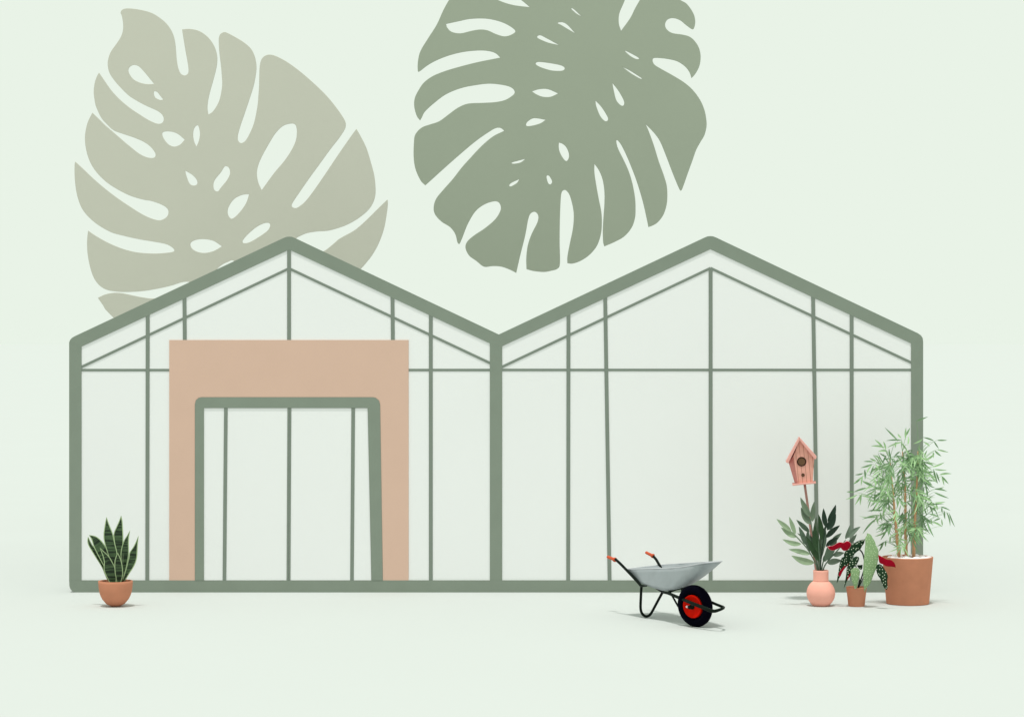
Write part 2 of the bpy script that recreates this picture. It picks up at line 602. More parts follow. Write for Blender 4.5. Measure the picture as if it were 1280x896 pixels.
for ap, xa, xb in ((361.4, 95, 619), (888, 621, 1146)):
    obj('rear_wall', prism([(wx(xa), wz(739)), (wx(xa), wz(304 + abs(xa - ap) * .4695)), (wx(ap), wz(304)), (wx(xb), wz(304 + abs(xb - ap) * .4695)), (wx(xb), wz(739))],
                           DEPTH - .06, DEPTH - .03, bevel=0), M['glass'], gh)

# ------------------------------------------------------------------ monstera leaves
Z1a = lambda p: zoomed(80, 0, 6.4, p)
Z1b = lambda p: zoomed(260, 20, 6.4, p)
Z1c = lambda p: zoomed(80, 120, 6.4, p)
Z1d = lambda p: zoomed(260, 130, 6.4, p)
Z1e = lambda p: zoomed(80, 250, 6.4, p)
Z1f = lambda p: zoomed(300, 220, 6.4, p)
leaf1 = (
    Z1a([(452, 105), (462, 82), (490, 70), (540, 70), (620, 82), (700, 105), (760, 140), (810, 180), (850, 230), (875, 280), (890, 340),
         (897, 410), (903, 480), (915, 545), (935, 590), (965, 606), (990, 595), (998, 565), (990, 500), (975, 420), (958, 320), (945, 238, 1),
         (1000, 234), (1060, 243), (1110, 266), (1160, 308), (1200, 365), (1222, 425), (1228, 490), (1218, 560), (1195, 650), (1170, 740),
         (1155, 810), (1150, 870)])
    + Z1c([(1158, 150, 1), (1190, 130), (1225, 80), (1250, 20)])
    + Z1b([(115, 560), (112, 480), (105, 400), (95, 320), (88, 240), (88, 180), (100, 148), (130, 132), (160, 140), (220, 172), (290, 215),
           (345, 265), (375, 325), (388, 390), (387, 450), (370, 550), (340, 650), (300, 770)])
    + Z1d([(255, 200), (240, 270), (248, 302), (270, 315), (300, 298), (330, 250), (365, 170), (385, 90), (400, 0)])
    + Z1b([(405, 640), (410, 560), (412, 460), (417, 390), (432, 345), (460, 320), (495, 312), (540, 322), (620, 362), (720, 432), (830, 525),
           (940, 630), (1020, 725), (1080, 810), (1100, 850)])
    + Z1d([(1103, 170), (1095, 205), (1050, 275), (980, 365), (900, 475), (820, 585), (740, 700), (680, 790), (672, 818), (690, 832),
           (720, 828), (780, 780), (850, 690), (940, 560), (1040, 410), (1130, 280), (1188, 200, 1), (1225, 265), (1270, 358)])
    + [(464.5, 206)]
    + Z1f([(1075, 0), (1085, 100), (1080, 170), (1055, 235), (1010, 290), (940, 345), (860, 390), (780, 420), (700, 440), (620, 445),
           (540, 458), (490, 478), (450, 502)])
    + [(367, 306), (372, 318), (386, 322)]
    + Z1f([(655, 608), (690, 590), (740, 550), (800, 500), (900, 445), (960, 400), (1040, 325), (1110, 255), (1180, 188, 1), (1183, 230),
           (1170, 330), (1150, 430), (1110, 540), (1060, 630), (1010, 695), (965, 745)])
    + [(432, 354), (400, 376), (368, 396), (335, 410), (300, 416), (250, 428), (200, 428), (160, 412)]
    + Z1e([(350, 896), (310, 840), (270, 782, 1), (330, 755), (400, 742), (470, 746), (560, 765), (640, 780), (720, 787), (850, 765), (950, 715),
           (1005, 665), (990, 655), (940, 660), (860, 685), (760, 708), (640, 728), (520, 736), (420, 733), (340, 718), (280, 680), (235, 615),
           (205, 520), (188, 420), (185, 330), (193, 245, 1), (260, 290), (360, 345), (470, 390), (580, 418), (700, 428), (800, 425), (880, 412),
           (872, 385), (820, 355), (720, 335), (600, 315), (480, 288), (380, 260), (280, 205), (200, 140), (145, 70)])
    + Z1c([(112, 820), (95, 740), (86, 650), (85, 560), (90, 525, 1), (150, 580), (240, 665), (340, 750), (440, 825)])
    + Z1e([(540, 60), (620, 110), (700, 148), (770, 163), (820, 140), (838, 105), (828, 70), (780, 38), (700, 10)])
    + Z1c([(640, 832), (540, 803), (440, 755), (340, 690), (260, 610), (210, 530), (180, 440), (168, 350), (175, 270), (195, 200), (228, 135, 1),
           (290, 195), (345, 248), (410, 303), (470, 355), (530, 405), (600, 460), (660, 490), (710, 498), (733, 485), (730, 455), (695, 410),
           (640, 370), (560, 335), (480, 308), (400, 278), (345, 229), (298, 175), (260, 95)])
    + Z1a([(248, 820), (238, 740), (245, 670), (260, 620), (280, 582, 1), (320, 640), (380, 725), (450, 800), (530, 866)])
    + Z1c([(600, 145), (680, 195), (750, 224), (790, 215), (800, 180), (780, 145), (740, 118), (660, 82), (590, 45), (520, 0)])
    + Z1a([(450, 700), (395, 635), (362, 580), (350, 520), (355, 470), (375, 415), (410, 365), (450, 305), (470, 250), (472, 190), (462, 130)])
)
holes1 = [
    Z1a([(517, 575), (525, 540), (560, 522), (600, 535), (640, 575), (690, 635), (722, 675, 1), (660, 675), (600, 660), (550, 630)]),
    Z1a([(722, 735), (745, 738), (768, 765), (795, 800, 1), (770, 802), (735, 785), (722, 760)]),
    Z1c([(788, 310), (800, 290), (850, 287), (910, 305), (968, 353, 1), (930, 392), (885, 407), (840, 390), (805, 350)]),
    Z1c([(1070, 237), (1085, 265), (1090, 315), (1080, 365), (1063, 405, 1), (1045, 370), (1035, 310), (1045, 260)]),
    Z1c([(972, 600, 1), (1030, 635), (1065, 675), (1068, 705), (1045, 718), (1010, 705), (985, 650)]),
    Z1d([(148, 500), (172, 518), (178, 560), (155, 610), (110, 665), (82, 700), (55, 690), (45, 650), (60, 605), (105, 550), (130, 510)]),
    zoomed(80, 0, 2.986, [(692, 726, 1), (680, 760), (655, 795), (628, 817), (613, 800), (615, 775), (635, 745), (665, 729)]),
    Z1f([(243, 400), (235, 380), (205, 378), (150, 400), (90, 445), (40, 495), (22, 525), (35, 538), (80, 530), (150, 490), (220, 440)]),
    Z1d([(665, 160), (700, 170), (712, 215), (705, 290), (670, 370), (610, 460), (530, 555), (432, 690, 1), (405, 630), (393, 560), (405, 490),
         (440, 410), (490, 320), (540, 240), (600, 180)]),
    Z1e([(1013, 360), (1025, 335), (1070, 318), (1130, 315), (1200, 330), (1265, 372, 1), (1200, 408), (1130, 424), (1070, 415), (1030, 392)]),
    [(270, 338, 1), (277, 331.6), (285, 327.6), (292, 326.0), (300, 336), (285, 346)],
]
A = lambda p: zoomed(510, 0, 6.4, p)
B = lambda p: zoomed(700, 0, 6.4, p)
C = lambda p: zoomed(510, 110, 6.4, p)
D = lambda p: zoomed(700, 110, 6.4, p)
E = lambda p: zoomed(530, 210, 6.4, p)
F = lambda p: zoomed(680, 210, 6.4, p)
leaf2 = (
    B([(960, 0), (1010, 30), (1050, 80), (1075, 130), (1082, 180), (1074, 222), (1058, 237), (1010, 205), (960, 165), (905, 148), (860, 160),
       (840, 200), (855, 240), (900, 268), (980, 280), (1040, 298), (1085, 340), (1115, 395), (1125, 460), (1115, 530), (1085, 590),
       (1052, 628, 1), (1035, 580), (1000, 535), (940, 495), (860, 475), (760, 467), (740, 485), (755, 520), (810, 555), (900, 605), (990, 660),
       (1060, 720), (1120, 800), (1155, 880)])
    + D([(1170, 250), (1172, 310), (1155, 380), (1120, 440), (1088, 500), (1060, 580), (1020, 690), (985, 790), (968, 822), (950, 800),
         (900, 680), (850, 550), (800, 430), (750, 360), (685, 293, 1), (710, 350), (750, 460), (790, 590), (830, 700), (855, 790)])
    + F([(986, 250), (975, 320), (950, 385), (905, 440), (860, 465), (835, 473, 1), (820, 400), (790, 270), (745, 120)])
    + D([(572, 640), (530, 540), (490, 460), (460, 422), (450, 432), (465, 490), (510, 580), (550, 670), (580, 770)])
    + F([(728, 240), (732, 320), (728, 400), (700, 480), (640, 550), (560, 595), (482, 628, 1), (473, 590), (470, 500), (475, 400), (483, 280),
         (482, 180), (467, 90)])
    + D([(310, 660), (275, 610, 1), (275, 680), (290, 780)])
    + F([(438, 250), (458, 350), (463, 440), (455, 530), (425, 620), (370, 690), (300, 740), (230, 765), (187, 762, 1), (187, 710), (205, 610),
         (230, 490), (238, 390), (230, 310), (205, 220), (180, 185), (163, 178), (142, 195), (133, 260), (127, 420), (125, 600), (128, 760),
         (110, 805), (60, 822)])
    + E([(960, 832), (880, 825), (820, 810, 1), (818, 720), (830, 620), (860, 530), (905, 440), (915, 390), (900, 360), (878, 352), (850, 370),
         (832, 420), (810, 540), (770, 700), (738, 840, 1), (690, 815), (620, 790), (550, 785), (480, 790), (420, 745), (360, 700), (332, 640),
         (345, 590), (400, 540), (490, 480), (570, 410), (610, 345), (612, 300), (590, 272), (550, 270), (480, 295), (410, 350), (350, 450),
         (310, 550), (287, 603), (275, 606), (266, 590), (250, 530), (210, 475), (140, 430), (90, 375), (77, 320), (95, 250), (150, 180), (230, 90)])
    + C([(428, 640), (500, 560), (590, 465), (680, 390), (770, 345, 1), (740, 323), (700, 325), (640, 360), (540, 430), (420, 530), (300, 635),
         (200, 725), (138, 780, 1), (100, 740), (60, 650), (45, 550), (48, 430), (60, 370), (110, 318), (180, 292), (250, 268), (330, 210),
         (400, 160), (480, 128), (600, 122), (700, 116), (780, 98), (840, 60)])
    + A([(853, 739), (835, 710), (780, 688), (660, 673), (540, 685), (420, 710), (300, 760), (200, 835), (135, 896), (112, 939), (97, 966, 1),
         (70, 929), (50, 854), (55, 784), (90, 714), (130, 660), (200, 610), (300, 570), (420, 535), (560, 500), (738, 465, 1), (700, 430),
         (640, 412), (560, 408), (440, 420), (320, 450), (220, 490), (150, 530), (90, 575), (78, 560), (80, 490), (100, 410), (160, 310),
         (230, 200), (280, 90), (330, 0)])
    + [(574, -18), (596, -46), (630, -74), (675, -93), (720, -98), (762, -86), (790, -62), (795, -40)]
    + B([(520, 0), (475, 110), (470, 190), (488, 250, 1), (560, 150), (600, 70), (640, 0)])
    + [(806, -12), (818, -17), (836, -12)]
)
holes2 = [
    A([(975, 62, 1), (900, 0), (850, -30), (780, -45), (715, -35), (690, -12), (715, 2), (780, 28), (860, 48)]),
    A([(305, 195, 1), (400, 175), (500, 155), (620, 153), (720, 172), (800, 205), (858, 250), (830, 280), (770, 295), (700, 275), (640, 248),
       (580, 240), (510, 250), (420, 270), (350, 258), (315, 225)]),
    A([(1035, 295), (1060, 287), (1110, 312), (1208, 365, 1), (1130, 348), (1070, 325), (1038, 308)]),
    A([(1022, 510), (1050, 500), (1150, 512), (1230, 530), (1253, 552), (1230, 570), (1150, 568), (1070, 545), (1030, 525)]),
    A([(992, 735, 1), (1050, 718), (1120, 718), (1200, 752, 1), (1140, 778), (1080, 778), (1030, 760)]),
    B([(90, 75), (110, 78), (170, 135, 1), (130, 112)]),
    B([(-20, 188), (20, 183), (60, 205), (120, 270, 1), (60, 235), (10, 205)]),
    B([(518, 410), (560, 428), (630, 468), (610, 476), (560, 450)]),
    B([(500, 540, 1), (560, 570), (655, 630, 1), (640, 632), (570, 592)]),
    B([(418, 668, 1), (470, 735), (510, 810), (508, 845), (485, 845), (450, 805), (430, 730)]),
    D([(283, 105, 1), (330, 155), (380, 235), (378, 265), (355, 265), (320, 225), (290, 150)]),
    C([(945, 295), (960, 270), (1010, 245), (1100, 258, 1), (1060, 285), (1000, 303), (955, 308)]),
    D([(-9, 440, 1), (20, 450), (50, 478), (70, 525), (68, 565), (50, 587), (25, 565), (0, 520), (-10, 480)]),
    C([(830, 600), (880, 585), (938, 570, 1), (900, 598), (845, 608)]),
    C([(810, 780), (830, 760), (890, 732, 1), (870, 762), (825, 788)]),
    C([(1108, 710), (1125, 703), (1145, 730), (1152, 755), (1138, 773), (1120, 760)]),
]


def big_leaf(name, label, outline, holes, d, mat, base_px, stalk, bulge):
    """a giant leaf blade with slits and holes, domed a little towards the viewer, on a round stalk"""
    cu = bpy.data.curves.new('outline', 'CURVE')
    cu.dimensions = '2D'
    cu.fill_mode = 'BOTH'
    cu.extrude = .007
    cu.bevel_depth = .004
    cu.bevel_resolution = 1
    cu.offset = -.004
    for loop in [outline] + holes:
        q = smooth_closed(loop, 4)
        s = cu.splines.new('POLY')
        s.points.add(len(q) - 1)
        for p, c in zip(s.points, q):
            w = V(c.x, c.y, d)
            p.co = (w.x, w.z, 0, 1)
        s.use_cyclic_u = True
    tmp = bpy.data.objects.new('outline', cu)
    COL.objects.link(tmp)
    me = bpy.data.meshes.new_from_object(tmp)
    bpy.data.objects.remove(tmp)
    bm = bmesh.new()
    bm.from_mesh(me)
    bpy.data.meshes.remove(me)
    bmesh.ops.remove_doubles(bm, verts=bm.verts, dist=.0004)
    xs = [v.co.x for v in bm.verts]
    zs = [v.co.y for v in bm.verts]
    x0, x1, z0, z1 = min(xs), max(xs), min(zs), max(zs)
    N = 16
    for k in range(1, N):
        bmesh.ops.bisect_plane(bm, geom=bm.verts[:] + bm.edges[:] + bm.faces[:], plane_co=(x0 + (x1 - x0) * k / N, 0, 0), plane_no=(1, 0, 0), dist=1e-5)
        bmesh.ops.bisect_plane(bm, geom=bm.verts[:] + bm.edges[:] + bm.faces[:], plane_co=(0, z0 + (z1 - z0) * k / N, 0), plane_no=(0, 1, 0), dist=1e-5)
    cx, cz, hx, hz = (x0 + x1) / 2, (z0 + z1) / 2, (x1 - x0) / 2, (z1 - z0) / 2
    for v in bm.verts:
        x, z, t = v.co
        rr = ((x - cx) / hx) ** 2 + ((z - cz) / hz) ** 2
        v.co = (x, d - D0 + t - bulge * (1 - rr), z)
    bmesh.ops.recalc_face_normals(bm, faces=bm.faces[:])
    root = thing(name, label, 'leaf', base_px)
    obj('leaf_blade', bm, mat, root)
    obj('leaf_stalk', tube(stalk, .045, smooth=5), mat, root, smooth=True)
    return root


d1 = 38.5
big_leaf('monstera_leaf', 'pale grey-beige giant split leaf standing behind the left gable of the greenhouse', leaf1, holes1, d1, M['leaf_pale'],
         (V(330, 500, d1).x, d1 - D0 + .1, 0),
         [V(318, 372, d1) + Vector((0, .06, 0)), V(326, 430, d1) + Vector((0, .16, 0)), V(330, 520, d1) + Vector((0, .14, 0)),
          Vector((V(331, 600, d1).x, d1 - D0 + .1, 0))], .04)
d2 = 38.5
big_leaf('monstera_leaf', 'darker sage green giant split leaf hanging above the valley between the gables', leaf2, holes2, d2, M['leaf_sage'],
         tuple(V(770, -150, d2)),
         [V(764, -40, d2) + Vector((0, .08, 0)), V(772, -80, d2) + Vector((0, .2, 0)), V(776, -140, d2) + Vector((0, .3, 0)),
          V(776, -260, d2) + Vector((0, .3, 0))], .04)

# ------------------------------------------------------------------ snake plant
dS = 28.4
cS = V(144.4, 757.6, dS)
cS.z = 0
sp = thing('potted_snake_plant', 'snake plant with striped pointed leaves in a round terracotta pot', 'potted plant', cS)
obj('pot', lathe([(0, 0), (.055, .003), (.108, .030), (.153, .083), (.173, .12), (.188, .163), (.1975, .22), (.2015, .27), (.2035, .298), (.200, .303),
                  (.192, .303), (.187, .296), (.184, .262), (.17, .20), (.0, .19)], cS), M['terracotta'], sp, smooth=True)
obj('soil', lathe([(0, .272), (.1, .270), (.1845, .266)], cS), M['soil'], sp, smooth=True)
S1 = lambda p: (100 + p[0] / 12.8, 640 + p[1] / 12.8)
snake = [  # depth offset, tip, pairs of edge points from tip to base
    (.07, (130, 388), [((119, 445), (162, 455)), ((132, 520), (205, 535)), ((200, 640), (310, 640)), ((285, 775), (400, 760)), ((350, 880), (440, 870)), ((400, 1000), (470, 980)), ((440, 1090), (490, 1090))]),
    (.04, (143, 362), [((185, 440), (255, 386)), ((218, 545), (345, 458)), ((262, 640), (412, 556)), ((325, 760), (462, 680)), ((390, 880), (490, 830)), ((440, 1000), (520, 980)), ((455, 1100), (520, 1100))]),
    (.0, (425, 72), [((405, 160), (455, 165)), ((390, 250), (492, 260)), ((378, 340), (525, 340)), ((380, 430), (545, 430)), ((400, 520), (565, 520)), ((430, 620), (590, 620)), ((460, 720), (605, 720)), ((480, 850), (610, 850)), ((490, 980), (600, 980)), ((490, 1100), (580, 1100))]),
    (.05, (658, 48), [((625, 140), (678, 140)), ((580, 240), (685, 240)), ((540, 340), (690, 340)), ((545, 450), (692, 450)), ((560, 560), (690, 560)), ((575, 700), (690, 700)), ((580, 900), (680, 900)), ((580, 1100), (650, 1100))]),
    (.02, (802, 285), [((755, 370), (788, 370)), ((715, 430), (782, 430)), ((685, 500), (780, 500)), ((660, 590), (782, 590)), ((650, 680), (780, 680)), ((655, 780), (765, 780)), ((660, 900), (740, 900)), ((650, 1000), (710, 1000)), ((640, 1110), (690, 1110))]),
    (-.03, (938, 370), [((895, 470), (928, 470)), ((850, 560), (922, 560)), ((795, 640), (918, 640)), ((780, 720), (912, 720)), ((760, 800), (892, 800)), ((738, 890), (855, 880)), ((708, 990), (790, 980)), ((672, 1100), (718, 1100))]),
    (-.06, (316, 565), [((342, 640), (395, 640)), ((370, 720), (460, 700)), ((385, 810), (515, 790)), ((380, 900), (555, 870)), ((400, 980), (577, 970)), ((440, 1060), (582, 1060)), ((475, 1135), (575, 1135))]),
    (-.08, (605, 650), [((575, 710), (632, 700)), ((555, 780), (662, 780)), ((552, 880), (682, 880)), ((560, 980), (688, 980)), ((575, 1060), (675, 1060)), ((590, 1135), (650, 1135))]),
]
for li, (off, tip, pairs) in enumerate(snake):
    bm = bmesh.new()
    uvl = bm.loops.layers.uv.new('UVMap')
    rows2 = [(Vector(S1(a)), Vector(S1(b))) for a, b in pairs]
    lft = smooth_open([Vector(S1(tip))] + [a for a, b in rows2], 3)
    rgt = smooth_open([Vector(S1(tip))] + [b for a, b in rows2], 3)
    rows, uvs = [], {}
    ln, prev = 0.0, None
    nrow = len(lft)
    for i, (a, b) in enumerate(zip(lft, rgt)):
        f = 1 - i / (nrow - 1)                       # 0 at the base, 1 at the tip
        d = dS + off * (.35 + .65 * f)
        mid = (a + b) / 2
        if prev is not None:
            ln += (mid - prev).length * dS / FPX
        prev = mid
        w = (b - a).length
        mg = min(.3, .85 / max(w, .01))
        r = []
        for u in ([.5] if i == 0 else (0, mg, .5, 1 - mg, 1)):
            p = a.lerp(b, u)
            wv = V(p.x, p.y, d + (.022 * (1 - (2 * u - 1) ** 2) if i else 0) * min(1, w / 8))
            v = bm.verts.new(wv)
            uvs[v] = (u * .2, ln + li * 3.7)
            r.append(v)
        rows.append(r)
    for a, b in zip(rows, rows[1:]):
        if len(a) == 1:
            for k in range(4):
                fc = bm.faces.new((a[0], b[k], b[k + 1]))
                fc.material_index = 1 if k in (0, 3) else 0
        else:
            for k in range(4):
                fc = bm.faces.new((a[k], b[k], b[k + 1], a[k + 1]))
                fc.material_index = 1 if k in (0, 3) else 0
    for fc in bm.faces:
        for lp in fc.loops:
            lp[uvl].uv = uvs[lp.vert]
    obj('leaf', bm, [M['snake'], M['snake_edge']], sp, smooth=True, solid=.004)

# ------------------------------------------------------------------ wheelbarrow
dW = 26.34
cW = V(868.9, 757.3, dW)
wb_root = thing('wheelbarrow', 'grey steel wheelbarrow with orange grips and a red and black wheel', 'wheelbarrow', (V(845, 778, 26.7).x, -3.3, 0))


def near(x):
    return 27.2 - .0137 * (x - 801)


def wpt(zx, zy, ox, oy, d):
    return V(ox + zx / 12.8, oy + zy / 12.8, d)


# near handle and leg: one bent tube, then the fork
handle = [(769.3, 698.6), (775.5, 704.3), (782, 710.9), (791, 720.3), (798.6, 728.6), (801.6, 731.6)]
obj('handle', tube([V(x, y, near(x) - .05) for x, y in handle] + [V(808.5, 732.0, 27.0)], [.0158] * 6 + [.006]), M['tube'], wb_root, smooth=True)
dl = 27.24
leg = [(802.0, 731.2), (801.4, 739), (801.0, 748), (800.7, 759.2), (802.0, 765.2), (805.2, 769.0), (808.3, 769.9), (811.8, 768.5), (814.8, 764.6), (819.5, 755.9), (828.2, 739.8)]
obj('leg', tube([V(x, y, dl - .004 * (x - 801)) for x, y in leg], .0155), M['tube'], wb_root, smooth=True)
obj('leg', tube([V(x + 51.5, y - 2.6, dl + .25 - .004 * (x - 801)) for x, y in leg] + [V(874, 739, 26.95), V(868, 739.5, 26.62)], .0155), M['tube'], wb_root, smooth=True)
fork = [(804, 726.5), (810, 729), (819, 733.6), (828.6, 739.4), (834.5, 740.9), (841.3, 743.5), (850.8, 747.6), (864.2, 753.2), (879.8, 759.3), (888, 762.6), (893, 763.4), (898, 762.2),
        (903.0, 760.2), (904.4, 758.6), (900.2, 756.9), (889, 752.2), (876, 745), (866, 738), (858, 734.6), (847.5, 735.2), (841.2, 737.4), (835.2, 740.6)]
fd = [27.3, 27.25, 27.1, 26.88, 26.74, 26.62, 26.46, 26.22, 26.05, 25.97, 25.93, 25.9, 25.93, 26.05, 26.13, 26.3, 26.52, 26.6, 26.64, 26.68, 26.70, 26.74]
fr = [.013, .0145, .0145, .015, .016, .017, .018, .019, .021, .021, .019, .017, .016, .0155, .0155, .0155, .0155, .0155, .0155, .0155, .016, .016]
obj('fork', tube([V(x, y, d) for (x, y), d in zip(fork, fd)], fr), M['tube'], wb_root, smooth=True)
obj('brace', tube([V(839.8, 743.4, 26.66), V(847.5, 757, 26.6), V(852, 763, 26.58)], .011, smooth=3), M['tube'], wb_root, smooth=True)
# far handle
obj('handle', tube([V(816.6, 694.9, 27.75), V(820.3, 699.2, 27.66), V(824.4, 706.2, 27.6), V(831, 716, 27.56), V(840, 723.5, 27.54), V(850, 727.3, 27.5), V(853.6, 728.9, 27.49)], .0158), M['tube'], wb_root, smooth=True)


def grip(p, q, r0):
    a, b = Vector(p), Vector(q)
    ax = b - a
    n = ax.length
    return lathe([(0, 0), (r0 * .8, .002), (r0, .012), (r0 * .92, n * .3), (r0 * 1.0, n * .45), (r0 * .94, n * .6), (r0 * 1.12, n * .78), (r0 * 1.42, n * .86), (r0 * 1.42, n * .97), (r0 * .9, n), (0, n)], a, ax, 20)


obj('grip', grip(V(759.4, 695.6, near(760) + .02), V(769.5, 699.6, near(769) + .02), .0185), M['grip'], wb_root, smooth=True)
obj('grip', grip(V(807.2, 690.0, 27.82), V(816.9, 694.9, 27.74), .0180), M['grip'], wb_root, smooth=True)
# tray
rim = [(782, 711.1, 27.45), (797, 711.0, 27.27), (820, 710.4, 26.98), (840, 709.6, 26.72), (855, 708.1, 26.5), (867, 705.9, 26.3), (881, 703.3, 26.06),
       (893, 702.1, 26.12), (902.5, 701.2, 26.25), (880, 702.4, 26.75), (850, 704.3, 27.25), (828, 705.7, 27.62), (805, 708.3, 27.56)]
flo = [(803, 729.4, 27.14), (809, 731.6, 27.05), (819, 734.9, 26.93), (828, 737.6, 26.83), (836, 738.2, 26.74), (845, 736.0, 26.62), (853, 733.9, 26.60),
       (858, 732.4, 26.62), (862, 731.4, 26.68), (858, 730.0, 26.9), (850, 728.5, 27.1), (838, 727, 27.3), (820, 728, 27.25)]
bm = bmesh.new()
NL = 6
loops = []
for k in range(NL + 1):
    u = k / NL
    ring = []
    for a, b in zip(rim, flo):
        p = V(*a).lerp(V(*b), u)
        p += Vector((0, 0, -.018 * math.sin(math.pi * u)))
        ring.append(bm.verts.new(p))
    loops.append(ring)
for a, b in zip(loops, loops[1:]):
    for k in range(len(a)):
        bm.faces.new((a[k], a[(k + 1) % len(a)], b[(k + 1) % len(a)], b[k]))
fc = bm.faces.new(loops[-1])
bmesh.ops.triangulate(bm, faces=[fc])
tray = obj('tray', bm, M['tray'], wb_root, smooth=True, solid=.006)
obj('tray_rim', tube([V(*p) for p in rim + rim[:1]], .0065, seg=8, smooth=3, caps=False), M['rim_lip'], tray, smooth=True)
# wheel
ratio = .72
cI = math.sqrt(1 - ratio ** 2)
ax = Vector((-cI * .993, -ratio, -cI * .118)).normalized()
cW.z = .2325 * math.sqrt(max(0, 1 - ax.z ** 2)) - .002
wheel = obj('wheel', lathe([(0, .048), (.05, .048), (.085, .044), (.105, .050), (.118, .056), (.125, .057), (.128, .04), (.128, -.04), (.125, -.057), (.118, -.056), (.085, -.044), (0, -.048)], cW, ax, 56),
            M['wheel_red'], wb_root, smooth=True)
prof = []
for k in range(17):
    a = 2 * math.pi * k / 16
    prof.append((.1770 + .0555 * math.cos(a), .056 * math.sin(a)))
bm = lathe(prof, cW, ax, 64)
obj('tyre', bm, M['tyre'], wheel, smooth=True)
obj('hub', lathe([(0, .105), (.020, .105), (.022, .1), (.022, .064), (.03, .06), (.032, .044), (0, .044)], cW, ax, 24), M['tube'], wheel, smooth=True)
hc = V(863.4, 757.4, dW)
hc += Vector((0, 1, 0)) * ((cW - hc).dot(ax) / ax.y)
obj('hub_glint_disc', lathe([(0, .068), (.011, .067), (.014, .062), (.014, .04), (0, .04)], hc, ax, 18), M['hub_glint'], wheel, smooth=True)  # white disc beside the axle centre, a painted glint on the hub

# ------------------------------------------------------------------ birdhouse on its pole
dB = 28.85
bird = thing('birdhouse', 'pink plank birdhouse on a thin leaning pole behind the vase', 'birdhouse', (V(1025, 752.4, dB).x, dB - D0, 0))
BK = (.022, 0)
front = [(991.7, 570.3), (999.4, 549.8), (1017.9, 571.8), (1015.9, 602.9), (997.6, 604.6)]
yB = dB - D0
bm = bmesh.new()
dS2 = dB + .10
fv = [bm.verts.new(V(x, y, dB)) for x, y in front]
lv = [bm.verts.new(V(x, y, dS2)) for x, y in ((985.9, 576.9), (999.0, 550.6), (994.2, 605.0))]
bk = [bm.verts.new(v.co + Vector((.01, .14, 0))) for v in (lv[0], lv[1], lv[2])] + [bm.verts.new(fv[3].co + Vector((.01, .24, 0))), bm.verts.new(fv[2].co + Vector((.01, .24, 0)))]
bm.faces.new(fv)
for f in ((fv[0], fv[4], lv[2], lv[0]), (fv[0], lv[0], lv[1], fv[1]), (lv[0], lv[2], bk[2], bk[0]), (lv[1], lv[0], bk[0], bk[1]), (fv[1], lv[1], bk[1], bk[4], fv[2]),
          (fv[2], bk[4], bk[3], fv[3]), (fv[3], bk[3], bk[2], lv[2], fv[4]), (bk[0], bk[2], bk[3], bk[4], bk[1])):
    bm.faces.new(f).material_index = 1
bmesh.ops.recalc_face_normals(bm, faces=bm.faces[:])
body = obj('house_body', bm, [M['bird_front'], M['bird_side']], bird)


def slab(pts, y0, y1, mat, name, parent=bird):
    k = (y1 - y0) / .22
    return obj(name, prism(px_poly(pts, D0 + y0), y0, y1, bevel=.003, back=(BK[0] * k, 0)), mat, parent)


slab([(999.1, 546.4), (999.6, 550.4), (985.4, 579.0), (982.4, 577.6), (983.0, 576.0)], yB - .035, yB + .25, M['bird_roof'], 'roof_board')
slab([(999.2, 546.4), (1020.9, 570.6), (1020.0, 573.6), (1018.4, 573.9), (999.7, 550.4)], yB - .035, yB + .25, M['bird_roof'], 'roof_board')
slab([(990.6, 604.9), (1019.9, 602.3), (1020.0, 604.2), (990.8, 606.9)], yB - .05, yB + .24, M['bird_roof'], 'floor_board')
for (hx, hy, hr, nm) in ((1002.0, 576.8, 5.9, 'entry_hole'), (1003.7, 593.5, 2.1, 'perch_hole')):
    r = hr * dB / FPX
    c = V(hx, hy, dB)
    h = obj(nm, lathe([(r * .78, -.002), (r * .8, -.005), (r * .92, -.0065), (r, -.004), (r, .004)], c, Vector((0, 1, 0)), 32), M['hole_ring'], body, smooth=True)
    obj('hole_shadow' if False else 'hole_shade_disc', lathe([(0, -.0015), (r * .84, -.0015)], c, Vector((0, 1, 0)), 32), M['hole'], h)  # brown disc on the uncut wall, painted shade of the hole
obj('pole', tube([V(1005.9, 605.5, dB + .02), V(1010.0, 634.5, dB + .02), V(1013.6, 664, dB + .02), V(1019.6, 708.4, dB + .02), Vector((V(1025.4, 752, dB).x, yB + .02, -.05))],
                 .0155, smooth=3), M['bird_pole'], bird, smooth=True)

# ------------------------------------------------------------------ vase and its cut branches
dV = 28.45
cV = V(1026.1, 741, dV)
vz = cV.z
cV.z = 0
prof = [(0, 0), (.085, 0), (.10, .006)]
rv = .169
for k in range(3, 15):
    a = R(-64 + k * 9.2)
    prof.append((rv * math.cos(a), vz + rv * math.sin(a)))
prof = [p for p in prof if p[1] >= 0]
prof += [(.0925, .290), (.0905, .305), (.0895, .35), (.0905, .40), (.0915, .420), (.089, .4235), (.083, .4235), (.081, .415), (.081, .30), (.12, .22), (.13, .12), (.08, .03), (0, .025)]
vase = obj('vase', lathe(prof, cV), M['vase'], None, loc=cV, smooth=True)
tag(vase, 'round pale pink clay vase with a straight neck holding leafy branches', 'vase')
mouth = V(1026.1, 712.5, dV)

